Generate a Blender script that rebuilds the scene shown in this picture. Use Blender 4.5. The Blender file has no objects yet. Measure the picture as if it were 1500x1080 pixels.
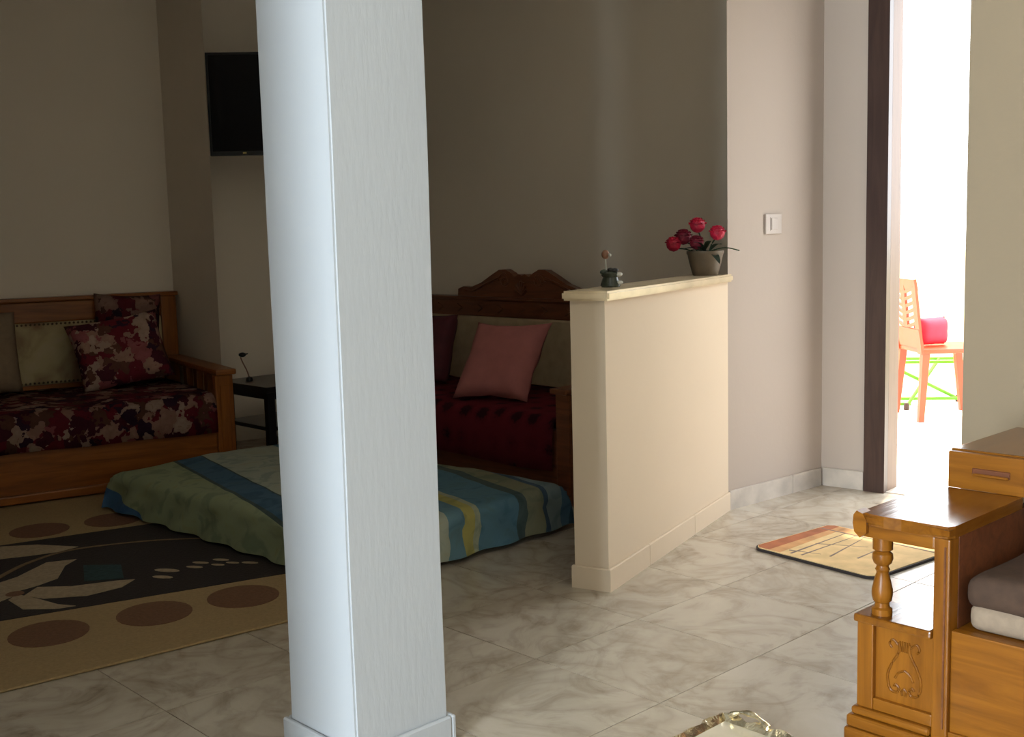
import bpy, bmesh, math, random
from mathutils import Vector, Matrix, noise
random.seed(7)
C = bpy.context.scene.collection
S = bpy.context.scene
PI = math.pi

# ------------------------------------------------------------------ camera
cd = bpy.data.cameras.new('camera')
cam = bpy.data.objects.new('camera', cd); C.objects.link(cam)
cd.sensor_width = 36.0; cd.lens = 36.0*1670/1500; cd.clip_start = .05; cd.clip_end = 200
pitch = math.atan(200/1670); roll = .026
F = Vector((0, math.cos(pitch), -math.sin(pitch))); U0 = Vector((0, math.sin(pitch), math.cos(pitch))); R0 = Vector((1, 0, 0))
Rv = math.cos(roll)*R0 - math.sin(roll)*U0
Uv = math.sin(roll)*R0 + math.cos(roll)*U0
M = Matrix((Rv, Uv, -F)).transposed().to_4x4(); M.translation = (0, 0, 1.2)
cam.matrix_world = M
S.camera = cam

# ------------------------------------------------------------------ sky, sun, window light, exposure
w = bpy.data.worlds.new('hazy_sky'); S.world = w; w.use_nodes = True
w.node_tree.nodes['Background'].inputs[0].default_value = (.93, .97, 1.0, 1)
w.node_tree.nodes['Background'].inputs[1].default_value = 7.0
def lamp(name, kind, loc, direction, energy, color, **kw):
    l = bpy.data.lights.new(name, kind); l.energy = energy; l.color = color
    for k, v in kw.items(): setattr(l, k, v)
    o = bpy.data.objects.new(name, l); C.objects.link(o); o.location = loc
    o.rotation_euler = Vector(direction).to_track_quat('-Z', 'Y').to_euler()
    return o
SUN_AZ, SUN_EL = math.radians(30), math.radians(66)
lamp('sun', 'SUN', (4, 12, 12), (-math.sin(SUN_AZ)*math.cos(SUN_EL), -math.cos(SUN_AZ)*math.cos(SUN_EL), -math.sin(SUN_EL)), 5, (1, .86, .66), angle=.02)
A = Vector((.725, .688, 0)); B = Vector((.688, -.725, 0))          # directions of the floor grid
WIN = Vector((-2.5, -1.8, 0))                                       # balcony opening behind the camera, on its left
lamp('window_daylight', 'AREA', WIN - A*.10 + Vector((0, 0, 1.12)), (.4226, .906, -.03), 285, (.76, .90, 1.0), shape='RECTANGLE', size=1.15, size_y=1.95)
S.view_settings.view_transform = 'Standard'; S.view_settings.look = 'None'
S.view_settings.gamma = 1; S.view_settings.use_curve_mapping = False
S.view_settings.exposure = 0.0

# ------------------------------------------------------------------ material helpers
def new_mat(name, rough=.5, color=(.8, .8, .8), spec=.5):
    m = bpy.data.materials.new(name); m.use_nodes = True
    nt = m.node_tree; b = nt.nodes['Principled BSDF']
    b.inputs['Roughness'].default_value = rough; b.inputs['Base Color'].default_value = (*color, 1)
    b.inputs['Specular IOR Level'].default_value = spec
    return m, nt, b
def nd(nt, t, **kw):
    n = nt.nodes.new(t)
    for k, v in kw.items():
        if k in n.inputs: n.inputs[k].default_value = v
        else: setattr(n, k, v)
    return n
def ramp(nt, fac, stops, interp='LINEAR'):
    r = nt.nodes.new('ShaderNodeValToRGB'); r.color_ramp.interpolation = interp
    e = r.color_ramp.elements
    while len(e) < len(stops): e.new(.5)
    for i, (p, c) in enumerate(stops): e[i].position = p; e[i].color = (*c, 1)
    nt.links.new(fac, r.inputs[0]); return r.outputs[0]
def coords(nt, scale=(1, 1, 1), kind='Object', random_offset=False):
    tc = nt.nodes.new('ShaderNodeTexCoord'); mp = nt.nodes.new('ShaderNodeMapping')
    mp.inputs['Scale'].default_value = scale
    nt.links.new(tc.outputs[kind], mp.inputs['Vector'])
    if random_offset:
        oi = nt.nodes.new('ShaderNodeObjectInfo'); mu = nd(nt, 'ShaderNodeMath', operation='MULTIPLY'); mu.inputs[1].default_value = 37.0
        nt.links.new(oi.outputs['Random'], mu.inputs[0]); nt.links.new(mu.outputs[0], mp.inputs['Location'])
    return mp.outputs[0]
def bump(nt, b, fac, strength, dist=.01):
    n = nd(nt, 'ShaderNodeBump'); n.inputs['Strength'].default_value = strength; n.inputs['Distance'].default_value = dist
    nt.links.new(fac, n.inputs['Height']); nt.links.new(n.outputs[0], b.inputs['Normal'])
def plain(name, color, rough=.5, var=.12, scale=12, bmp=0, spec=.5, metallic=0):
    m, nt, b = new_mat(name, rough, color, spec); b.inputs['Metallic'].default_value = metallic
    n = nd(nt, 'ShaderNodeTexNoise', Scale=scale, Detail=4.0); nt.links.new(coords(nt), n.inputs['Vector'])
    c0 = tuple(max(0, c*(1-var)) for c in color); c1 = tuple(min(1, c*(1+var)) for c in color)
    nt.links.new(ramp(nt, n.outputs[0], [(.3, c0), (.7, c1)]), b.inputs['Base Color'])
    if bmp: bump(nt, b, n.outputs[0], bmp)
    return m
def wood(name, dark, light, rough=.32, axis=0, spec=.5):
    m, nt, b = new_mat(name, rough, light, spec)
    sc = [14, 14, 14]; sc[axis] = 1.1
    v = coords(nt, sc)
    n = nd(nt, 'ShaderNodeTexNoise', Scale=2.2, Detail=6.0, Roughness=.62, Distortion=.9); nt.links.new(v, n.inputs['Vector'])
    mid = tuple((a+c)/2 for a, c in zip(dark, light))
    nt.links.new(ramp(nt, n.outputs[0], [(.28, dark), (.46, mid), (.62, light), (.8, mid)]), b.inputs['Base Color'])
    bump(nt, b, n.outputs[0], .08, .004)
    return m
def plaster(name, color, bscale=(30, 30, 30), strength=.18, dist=.004, rough=.75):
    m, nt, b = new_mat(name, rough, color, .3)
    n = nd(nt, 'ShaderNodeTexNoise', Scale=1.0, Detail=5.0, Roughness=.6); nt.links.new(coords(nt, bscale), n.inputs['Vector'])
    n2 = nd(nt, 'ShaderNodeTexNoise', Scale=1.3, Detail=3.0); nt.links.new(coords(nt), n2.inputs['Vector'])
    nt.links.new(ramp(nt, n2.outputs[0], [(.3, tuple(c*.95 for c in color)), (.7, color)]), b.inputs['Base Color'])
    bump(nt, b, n.outputs[0], strength, dist)
    return m
def cloth_bump(nt, b, scale=220, strength=.15):
    n = nd(nt, 'ShaderNodeTexNoise', Scale=scale, Detail=2.0); nt.links.new(coords(nt), n.inputs['Vector']); bump(nt, b, n.outputs[0], strength, .003)

MAT = {}
MAT['wall'] = plaster('cream_wall_paint', (.90, .79, .655))
MAT['near_wall'] = plaster('light_cream_wall_paint', (.80, .74, .64))
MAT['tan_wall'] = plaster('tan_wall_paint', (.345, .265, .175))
MAT['low_wall'] = plaster('warm_cream_wall_paint', (.77, .63, .475))
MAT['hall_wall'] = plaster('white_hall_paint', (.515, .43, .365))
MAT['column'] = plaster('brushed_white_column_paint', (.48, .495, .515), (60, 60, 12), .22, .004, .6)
MAT['ceiling'] = plaster('white_ceiling_paint', (.84, .80, .74))
MAT['grout'] = plain('grey_brown_grout', (.20, .17, .14), .8)
MAT['skirting'] = plain('pale_marble_skirting', (.56, .49, .42), .4, .2, 9)
MAT['cap'] = plain('polished_cream_marble', (.74, .60, .40), .2, .12, 9)
# marble floor tiles: pale ground, cloudy grey patches and thin veins, a different cut on every tile
m, nt, b = new_mat('veined_marble_tile', .27, (.7, .66, .6), .9)
v = coords(nt, (1, 1, 1), 'Object', True)
n1 = nd(nt, 'ShaderNodeTexNoise', Scale=5.0, Detail=8.0, Roughness=.62, Distortion=1.6); nt.links.new(v, n1.inputs['Vector'])
n2 = nd(nt, 'ShaderNodeTexNoise', Scale=2.6, Detail=4.0, Distortion=1.2); nt.links.new(v, n2.inputs['Vector'])
cl = ramp(nt, n1.outputs[0], [(.26, (.29, .235, .175)), (.38, (.44, .375, .295)), (.50, (.545, .475, .38)), (.75, (.59, .525, .43))])
ve = ramp(nt, n2.outputs[0], [(.43, (1, 1, 1)), (.485, (.80, .77, .73)), (.5, (.66, .63, .6)), (.53, (.84, .82, .79)), (.60, (1, 1, 1))])
mx = nd(nt, 'ShaderNodeMix', data_type='RGBA', blend_type='MULTIPLY'); mx.inputs[0].default_value = .55
nt.links.new(cl, mx.inputs[6]); nt.links.new(ve, mx.inputs[7]); nt.links.new(mx.outputs[2], b.inputs['Base Color'])
MAT['tile'] = m
MAT['wood_dark'] = wood('reddish_varnished_wood', (.16, .047, .008), (.31, .10, .017), spec=.3)
MAT['wood_dark_z'] = wood('reddish_varnished_wood_upright', (.16, .047, .008), (.31, .10, .017), axis=2, spec=.3)
MAT['wood_deep'] = wood('deep_brown_varnished_wood', (.10, .032, .014), (.20, .065, .025))
MAT['wood_hon'] = wood('honey_varnished_wood', (.17, .055, .005), (.285, .103, .009), .30, spec=.3)
MAT['wood_hon_y'] = wood('honey_varnished_wood_crosswise', (.15, .048, .005), (.25, .09, .009), .16, axis=1)
MAT['wood_hon_z'] = wood('honey_varnished_wood_upright', (.175, .057, .005), (.30, .108, .010), .30, axis=2, spec=.3)
MAT['doorwood'] = wood('dark_brown_painted_door_wood', (.035, .016, .012), (.06, .03, .022), .35, axis=2)
MAT['jamb'] = wood('pale_brown_bare_wood', (.115, .066, .042), (.15, .088, .057), .5, axis=2)
MAT['black'] = plain('black_lacquer', (.012, .011, .011), .3)
MAT['screen'] = plain('black_glossy_screen', (.004, .004, .005), .22, spec=.3)
MAT['tvplastic'] = plain('black_television_plastic', (.010, .010, .011), .45)
MAT['gold'] = plain('dull_gold', (.60, .45, .16), .35, metallic=.6)
MAT['nail'] = plain('dark_brass_nail', (.10, .065, .03), .35, metallic=.5)
MAT['uphol'] = plain('beige_upholstery', (.47, .355, .22), .85, .1, 18, .1)
MAT['taupe'] = plain('taupe_cushion_cloth', (.27, .19, .12), .9, .1, 30, .1)
MAT['pink'] = plain('pink_cotton', (.46, .16, .145), .85, .08, 14, .15)
MAT['maroon'] = plain('maroon_velvet', (.085, .014, .02), .8, .2, 20, .1)
MAT['brown_throw'] = plain('dark_brown_plush', (.066, .036, .022), .9, .15, 40, .2)
MAT['beige_mattress'] = plain('beige_mattress_cloth', (.30, .225, .16), .9, .08, 60, .2)
MAT['switch'] = plain('ivory_plastic', (.50, .42, .36), .35, .02)
MAT['clay'] = plain('brown_clay', (.125, .09, .055), .55, .15, 18)
MAT['petal'] = plain('crimson_petals', (.50, .010, .045), .6, .35, 40, .2)
MAT['petal_dark'] = plain('dark_red_petals', (.19, .007, .025), .6, .35, 40, .2)
MAT['leaf'] = plain('dark_green_leaf', (.03, .055, .025), .5, .3, 25)
MAT['olive'] = plain('dark_green_glaze', (.05, .06, .045), .25, .35, 30)
MAT['pale_glaze'] = plain('pale_grey_glaze', (.55, .55, .5), .3)
MAT['rust'] = plain('brown_glaze', (.24, .11, .06), .4)
MAT['redplastic'] = plain('red_plastic', (.72, .055, .014), .4, .05)
MAT['pinkcloth'] = plain('rose_red_cloth', (.62, .03, .06), .8, .15)
MAT['greentube'] = plain('lime_green_painted_tube', (.09, .30, .006), .4)
MAT['darkcap'] = plain('dark_rubber', (.05, .03, .025), .6)
MAT['terrace_floor'] = plain('pale_terrace_screed', (.78, .74, .66), .7, .06, 5)
MAT['terrace_wall'] = plaster('pale_yellow_render', (.84, .76, .50))
MAT['foil'] = plain('crinkled_silver_gilt', (.72, .62, .42), .16, .3, 22, .5, metallic=.9)
MAT['tray_bed'] = plain('pale_gilt_tray_bed', (.75, .71, .58), .2, .12, 8, .08, metallic=.35)
MAT['rug_beige'] = plain('beige_rug_pile', (.37, .255, .12), .95, .1, 90, .4)
MAT['rug_black'] = plain('black_rug_pile', (.022, .015, .012), .95, .2, 90, .4)
MAT['rug_brown'] = plain('brown_rug_pile', (.175, .082, .042), .95, .15, 90, .4)
MAT['rug_cream'] = plain('cream_rug_pile', (.38, .29, .18), .95, .15, 60, .4)
MAT['rug_stem'] = plain('brown_stem_rug_pile', (.19, .12, .06), .95, .15, 60, .4)
MAT['rug_teal'] = plain('teal_rug_pile', (.02, .05, .052), .95, .2, 60, .4)
MAT['mat_cream'] = plain('cream_mat_pile', (.72, .50, .24), .9, .14, 14, .2)
MAT['mat_rust'] = plain('rust_mat_pile', (.38, .12, .045), .9, .2, 14, .2)
MAT['mat_tan'] = plain('tan_mat_pile', (.58, .30, .12), .9, .2, 14, .2)
MAT['mat_line'] = plain('grey_brown_mat_print', (.22, .16, .13), .9, .2, 14, .1)
MAT['mat_edge'] = plain('black_mat_edging', (.02, .013, .012), .8)
# large printed flowers
def floral(name, scale, seed, dim=1.0):
    m, nt, b = new_mat(name, .85, (.3, .05, .06), .2)
    v = coords(nt)
    dn = nd(nt, 'ShaderNodeTexNoise', Scale=20.0, Detail=4.0); nt.links.new(v, dn.inputs['Vector'])
    mixv = nd(nt, 'ShaderNodeMix', data_type='VECTOR'); mixv.inputs[0].default_value = .13
    nt.links.new(v, mixv.inputs[4]); nt.links.new(dn.outputs['Color'], mixv.inputs[5])
    vo = nd(nt, 'ShaderNodeTexVoronoi', Scale=scale, Randomness=1.0); nt.links.new(mixv.outputs[1], vo.inputs['Vector'])
    sep = nd(nt, 'ShaderNodeSeparateColor'); nt.links.new(vo.outputs['Color'], sep.inputs[0])
    flower = ramp(nt, sep.outputs[seed], [(0, (.10, .018, .035)), (.26, (.21, .022, .04)), (.44, (.50, .30, .24)), (.58, (.17, .075, .055)), (.7, (.58, .42, .34)), (.82, (.055, .02, .045)), (.92, (.42, .14, .15))], 'CONSTANT')
    shade = ramp(nt, vo.outputs['Distance'], [(.0, (.55, .4, .35)), (.22, (1, 1, 1)), (.6, (.75, .7, .7))])
    mx = nd(nt, 'ShaderNodeMix', data_type='RGBA', blend_type='MULTIPLY'); mx.inputs[0].default_value = .7
    nt.links.new(flower, mx.inputs[6]); nt.links.new(shade, mx.inputs[7])
    dmx = nd(nt, 'ShaderNodeMix', data_type='RGBA', blend_type='MULTIPLY'); dmx.inputs[0].default_value = 1; dmx.inputs[7].default_value = (dim, dim*.95, dim*.9, 1)
    nt.links.new(mx.outputs[2], dmx.inputs[6]); nt.links.new(dmx.outputs[2], b.inputs['Base Color'])
    cloth_bump(nt, b); return m
MAT['floral'] = floral('burgundy_and_cream_floral_print', 19, 0)
MAT['floral2'] = floral('burgundy_floral_cushion_print', 17, 1, .8)
MAT['floral3'] = floral('dark_floral_cushion_print', 15, 2, .5)
# faded flower brocade on the back of the left sofa
m, nt, b = new_mat('faded_cream_brocade', .85, (.42, .34, .2), .2)
n = nd(nt, 'ShaderNodeTexNoise', Scale=7.0, Detail=3.0, Distortion=.6); nt.links.new(coords(nt), n.inputs['Vector'])
nt.links.new(ramp(nt, n.outputs[0], [(.3, (.30, .18, .11)), (.42, (.42, .32, .18)), (.55, (.52, .42, .23)), (.75, (.56, .45, .28))]), b.inputs['Base Color'])
cloth_bump(nt, b, 150); MAT['brocade'] = m
# red seat cover with rows of darker motifs
m, nt, b = new_mat('crimson_cover_with_dark_motifs', .85, (.25, .02, .03), .2)
vo = nd(nt, 'ShaderNodeTexVoronoi', Scale=8.5, Randomness=.25); nt.links.new(coords(nt), vo.inputs['Vector'])
nn = nd(nt, 'ShaderNodeTexNoise', Scale=60.0, Detail=2.0); nt.links.new(coords(nt), nn.inputs['Vector'])
ad = nd(nt, 'ShaderNodeMath', operation='MULTIPLY_ADD'); ad.inputs[1].default_value = .35
nt.links.new(nn.outputs[0], ad.inputs[0]); nt.links.new(vo.outputs['Distance'], ad.inputs[2])
nt.links.new(ramp(nt, ad.outputs[0], [(.40, (.075, .012, .018)), (.50, (.20, .02, .032)), (.72, (.24, .026, .038))]), b.inputs['Base Color'])
cloth_bump(nt, b); MAT['red_cover'] = m
# striped quilt: stripes run across u of the UV map
m, nt, b = new_mat('blue_green_striped_quilt', .85, (.2, .3, .3), .2)
uv = nd(nt, 'ShaderNodeUVMap'); uv.uv_map = 'UVMap'
sx = nd(nt, 'ShaderNodeSeparateXYZ'); nt.links.new(uv.outputs[0], sx.inputs[0])
mr = nd(nt, 'ShaderNodeMapRange'); mr.inputs['From Min'].default_value = -.6; mr.inputs['From Max'].default_value = 1.7
nt.links.new(sx.outputs[0], mr.inputs[0])
def q(a): return (a+.6)/2.3
blue, olive, slate, pale, yel, teal, dk = (.06, .14, .28), (.30, .34, .205), (.075, .145, .22), (.40, .43, .35), (.42, .37, .12), (.10, .20, .265), (.075, .105, .10)
st = ramp(nt, mr.outputs[0], [(0, blue), (q(-.24), olive), (q(.125), dk), (q(.14), slate), (q(.27), dk), (q(.28), pale), (q(.66), (.13, .24, .30)), (q(.745), yel), (q(.80), (.36, .38, .27)), (q(.82), teal),
     (q(1.03), dk), (q(1.08), (.23, .23, .15)), (q(1.17), (.06, .10, .15)), (q(1.20), (.20, .26, .27)), (q(1.28), slate), (q(1.34), (.04, .08, .12))], 'CONSTANT')
pn = nd(nt, 'ShaderNodeTexNoise', Scale=9.0, Detail=3.0, Distortion=1.2); nt.links.new(uv.outputs[0], pn.inputs['Vector'])
pr_ = ramp(nt, pn.outputs[0], [(.36, (.72, .78, .8)), (.5, (1, 1, 1)), (.62, (1.0, 1.0, .95)), (.68, (1.0, .93, .85))])
mx = nd(nt, 'ShaderNodeMix', data_type='RGBA', blend_type='MULTIPLY'); mx.inputs[0].default_value = 1
nt.links.new(st, mx.inputs[6]); nt.links.new(pr_, mx.inputs[7]); nt.links.new(mx.outputs[2], b.inputs['Base Color'])
cloth_bump(nt, b); MAT['quilt'] = m

# ------------------------------------------------------------------ geometry helpers
def props(o, label=None, cat=None, group=None, kind=None):
    if label: o['label'] = label
    if cat: o['category'] = cat
    if group: o['group'] = group
    if kind: o['kind'] = kind
    return o
def link(name, bm, mat, parent=None, smooth=False, label=None, kind=None):
    bmesh.ops.recalc_face_normals(bm, faces=bm.faces)
    me = bpy.data.meshes.new(name); bm.to_mesh(me); bm.free()
    for m_ in (mat if isinstance(mat, (list, tuple)) else [mat]): me.materials.append(MAT[m_] if isinstance(m_, str) else m_)
    if smooth:
        for p in me.polygons: p.use_smooth = True
        if smooth != 'all': me.set_sharp_from_angle(angle=math.radians(40))
    o = bpy.data.objects.new(name, me); C.objects.link(o)
    if parent: o.parent = parent
    if label: o['label'] = label
    if kind: o['kind'] = kind
    return o
def empty(name, loc, rz=0, label=None, cat=None, group=None):
    o = bpy.data.objects.new(name, None); C.objects.link(o); o.location = loc; o.rotation_euler = (0, 0, rz); o.empty_display_size = .1
    return props(o, label, cat, group)
def add_box(bm, x0, x1, y0, y1, z0, z1, bev=0, seg=2, mtx=None):
    r = bmesh.ops.create_cube(bm, size=1); vs = r['verts']
    for v_ in vs: v_.co = Vector(((x0+x1)/2 + v_.co.x*(x1-x0), (y0+y1)/2 + v_.co.y*(y1-y0), (z0+z1)/2 + v_.co.z*(z1-z0)))
    if mtx:
        for v_ in vs: v_.co = mtx @ v_.co
    if bev:
        es = {e for v_ in vs for e in v_.link_edges}
        bmesh.ops.bevel(bm, geom=list(es), offset=bev, segments=seg, affect='EDGES', profile=.6)
    return bm
def box(*a, **k): return add_box(bmesh.new(), *a, **k)
def add_prism(bm, pts, z0, z1):
    lo = [bm.verts.new((x, y, z0)) for x, y in pts]; hi = [bm.verts.new((x, y, z1)) for x, y in pts]
    n_ = len(pts); bm.faces.new(lo[::-1]); bm.faces.new(hi)
    for i in range(n_): bm.faces.new((lo[i], lo[(i+1) % n_], hi[(i+1) % n_], hi[i]))
    return bm
def add_slab_y(bm, pts, y0, y1):                                   # outline in x-z, thickness along y
    a = [bm.verts.new((x, y0, z)) for x, z in pts]; c = [bm.verts.new((x, y1, z)) for x, z in pts]
    n_ = len(pts); bm.faces.new(a); bm.faces.new(c[::-1])
    for i in range(n_): bm.faces.new((a[i], c[i], c[(i+1) % n_], a[(i+1) % n_]))
    return bm
def add_lathe(bm, prof, cx=0, cy=0, seg=20):
    rings = []
    for r, z in prof: rings.append([bm.verts.new((cx+r*math.cos(2*PI*i/seg), cy+r*math.sin(2*PI*i/seg), z)) for i in range(seg)])
    for a, c in zip(rings, rings[1:]):
        for i in range(seg): bm.faces.new((a[i], a[(i+1) % seg], c[(i+1) % seg], c[i]))
    bm.faces.new(rings[0][::-1]); bm.faces.new(rings[-1]); return bm
def add_tube(bm, pts, r, seg=8):
    pts = [Vector(p) for p in pts]; rings = []
    rs = r if isinstance(r, (list, tuple)) else [r]*len(pts)
    for i, p in enumerate(pts):
        t = (pts[min(i+1, len(pts)-1)] - pts[max(i-1, 0)]).normalized()
        up = Vector((0, 0, 1)) if abs(t.z) < .9 else Vector((1, 0, 0))
        s = t.cross(up).normalized(); u = s.cross(t)
        rings.append([bm.verts.new(p + rs[i]*(math.cos(2*PI*k/seg)*s + math.sin(2*PI*k/seg)*u)) for k in range(seg)])
    for a, c in zip(rings, rings[1:]):
        for k in range(seg): bm.faces.new((a[k], a[(k+1) % seg], c[(k+1) % seg], c[k]))
    bm.faces.new(rings[0][::-1]); bm.faces.new(rings[-1]); return bm
def smooth_path(pts, n=8):
    pts = [Vector(p) for p in pts]; out = []
    for i in range(len(pts)-1):
        p0, p1, p2, p3 = pts[max(i-1, 0)], pts[i], pts[i+1], pts[min(i+2, len(pts)-1)]
        for k in range(n):
            t = k/n
            out.append(.5*((2*p1)+(-p0+p2)*t+(2*p0-5*p1+4*p2-p3)*t*t+(-p0+3*p1-3*p2+p3)*t**3))
    out.append(pts[-1]); return out
def cushion_bm(w_, h_, t_, n_=18, ears=.06, seed=0, wr=.01, sag=0):
    """pillow standing in the x-z plane, bottom edge at z=0, thickness along y"""
    bm = bmesh.new(); grid = {}
    for side in (-1, 1):
        for i in range(n_+1):
            for j in range(n_+1):
                u, v_ = 2*i/n_-1, 2*j/n_-1
                if side == 1 and (i in (0, n_) or j in (0, n_)): grid[(side, i, j)] = grid[(-1, i, j)]; continue
                pull = 1 - ears*(1-v_*v_) ; pull2 = 1 - ears*(1-u*u)
                x = u*w_/2*pull; z = h_/2 + v_*h_/2*pull2
                th = t_/2*((1-u**4)*(1-v_**4))**.45
                nz = noise.noise(Vector((u*2.3+seed*3.1, v_*2.3, side*1.7+seed)))
                y = side*th*(1+.15*nz) + wr*nz*(1-abs(u*v_))
                x += sag*(v_)*w_
                grid[(side, i, j)] = bm.verts.new((x, y, z))
    for side in (-1, 1):
        for i in range(n_):
            for j in range(n_):
                q_ = [grid[(side, i, j)], grid[(side, i+1, j)], grid[(side, i+1, j+1)], grid[(side, i, j+1)]]
                bm.faces.new(q_ if side == -1 else q_[::-1])
    return bm
def flat_bm(pts, z0, z1): return add_prism(bmesh.new(), pts, z0, z1)
def at(P, z=0): return (P[0], P[1], z)

# ------------------------------------------------------------------ the shell
H = 2.75
def wall_prism(name, segs, mat, label=None):
    """segs: list of (p, q, z0, z1, thickness) ; thickness goes to the left of p->q"""
    bm = bmesh.new()
    for p, q_, z0, z1, th in segs:
        p = Vector((p[0], p[1])); q_ = Vector((q_[0], q_[1])); d = (q_-p).normalized(); nrm = Vector((-d.y, d.x))*th
        add_prism(bm, [p, q_, q_+nrm, p+nrm], z0, z1)
    return props(link(name, bm, mat), label, kind='structure')
V2 = lambda x, y: Vector((x, y))
a2, b2 = V2(A.x, A.y), V2(B.x, B.y)

# floor: grout bed, marble tiles laid in a straight grid (45 cm)
floor = props(link('floor', box(-6, 6, -6, 5.0, -.12, -.006), 'grout'), 'marble tiled floor of pale grey veined squares', kind='structure')
bmx = bmesh.new(); bmx.from_mesh(floor.data); bmesh.ops.delete(bmx, geom=list(bmx.verts), context='VERTS')
E_ = V2(.643, -.766).normalized()                                    # hall door wall direction B'
J0 = V2(1.42, 5.182)                                                # corner of hall wall and door wall
dwd = V2(.766, -.643)                                               # along the door wall
add_prism(bmx, [(-6, -6), (6, -6), (6, 1.3), J0+dwd*.0+V2(.09, .11), (1.2, 5.6), (.2, 8), (-6, 8)], -.12, -.006)
bmesh.ops.recalc_face_normals(bmx, faces=bmx.faces); bmx.to_mesh(floor.data); bmx.free()
T = .4485; GAP = .0028
tm = bmesh.new(); add_box(tm, GAP/2, T-GAP/2, GAP/2, T-GAP/2, -.012, 0)
proto_tile = None
def proj(P):
    v_ = Vector(P) - Vector((0, 0, 1.2)); d = v_.dot(F)
    if d < .3: return None
    return (750+1670*v_.dot(Rv)/d, 540-1670*v_.dot(Uv)/d)
tile_me = None; rest = bmesh.new(); count = 0
door_n = V2(.643, .766)                                             # outward normal of the door wall
def inside(p):
    if (p - J0).dot(door_n) > -.02 and p.x > .6: return False
    return -4.6 < p.x < 4.0 and -4.2 < p.y < 7.6
rz_t = math.atan2(b2.y, b2.x)                                       # local x along B, local y along A
for i in range(-14, 16):
    for j in range(-14, 16):
        ao, bo = 1.272 + T*i, -2.22 + T*j
        p = a2*ao + b2*bo
        cs = [p, p+a2*T, p+b2*T, p+(a2+b2)*T, p+(a2+b2)*T/2]
        if not inside(cs[4]) and not all(inside(c_) for c_ in cs[:4]):
            if not any(inside(c_) for c_ in cs): continue
        vis = False
        for c_ in cs:
            s_ = proj((c_.x, c_.y, 0))
            if s_ and -60 < s_[0] < 1560 and s_[1] < 1180: vis = True
        if any((c_-J0).dot(door_n) > .0 and c_.x > .9 for c_ in cs[:4]):       # cut tiles along the door wall
            poly = [p, p+b2*T, p+(a2+b2)*T, p+a2*T]; out = []
            for k in range(4):
                P_, Q_ = poly[k], poly[(k+1) % 4]; dp, dq = (P_-J0).dot(door_n)-.02, (Q_-J0).dot(door_n)-.02
                if dp <= 0: out.append(P_)
                if dp*dq < 0: out.append(P_ + (Q_-P_)*(dp/(dp-dq)))
            if len(out) < 3: continue
            c0 = sum(out, V2(0, 0))/len(out)
            loc = [((x_-p)*.995 + (c0-p)*.005) for x_ in out]
            bm = bmesh.new(); add_prism(bm, [(l_.dot(b2), l_.dot(a2)) for l_ in loc], -.012, 0)
            o = link('tile', bm, 'tile', floor); o.location = (p.x, p.y, 0); o.rotation_euler = (0, 0, rz_t); continue
        if vis and count < 290:
            if tile_me is None:
                o = link('tile', tm, 'tile', floor); tile_me = o.data
            else:
                o = bpy.data.objects.new('tile', tile_me); C.objects.link(o); o.parent = floor
            o.location = (p.x, p.y, random.uniform(-.0006, .0004)); o.rotation_euler = (0, 0, rz_t); count += 1
        else:
            g = GAP/2
            add_prism(rest, [p+(a2+b2)*g, p+b2*(T-g)+a2*g, p+(a2+b2)*(T-g), p+a2*(T-g)+b2*g], -.012, 0)
link('tile_field', rest, 'tile', floor, kind='stuff')

# salon walls
O1 = V2(-1.40, 5.67); e1 = V2(.847, .531); n1_ = V2(-.531, .847)     # left sofa frame: front right corner, along, back
WA = O1 + n1_*1.03
corner_far = None
# big back wall line: through P5 along B
P5 = V2(.87, 5.57)
# intersection of the television wall (through WA along e1) and big wall (through P5 along -B)
def isect(p, d, q_, e):
    den = d.x*e.y - d.y*e.x; t = ((q_.x-p.x)*e.y - (q_.y-p.y)*e.x)/den
    return p + d*t
CF = isect(WA, e1, P5, -b2)
wall_left_end = WA - e1*3.2
wall_prism('wall_salon', [(WA+e1*.0, wall_left_end, 0, H, -.15), (CF, WA, 0, H, -.15)], 'wall', 'cream salon wall behind the floral sofa and television')
# pier beside the sofa: a thin projecting fin of wall
fin0 = WA + e1*.02; fin1 = fin0 - n1_*.80; fray = V2(-.275, .961)
fq = isect(fin1, fray, WA, e1)
props(link('wall_pier', add_prism(bmesh.new(), [fin1, fq, fin0], 0, H), 'wall'), 'shaded return of wall projecting beside the floral sofa', kind='structure')
BW_end = isect(P5, b2, V2(.907, 4.752)+V2(-.06, .1), V2(.766, .643))
wall_prism('wall_back', [(BW_end, CF, 0, H, -.15)], 'wall', 'large dim plastered wall behind the carved sofa')
L0 = wall_left_end; L1 = V2(-3.48, -.76)
wall_prism('wall_left', [(L0, V2(-4.9, 2.0), 0, H, -.15), (V2(-4.9, 2.0), L1, 0, H, -.15)], 'wall', 'plain salon wall out of view on the left')
# unseen partition left of the camera, added to cut off the window beam
wall_prism('wall_partition_occluder', [(V2(-.90, 1.66), L1, 0, H, -.14)], 'near_wall', 'partition wall out of view on the left, added to block window light')
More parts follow.
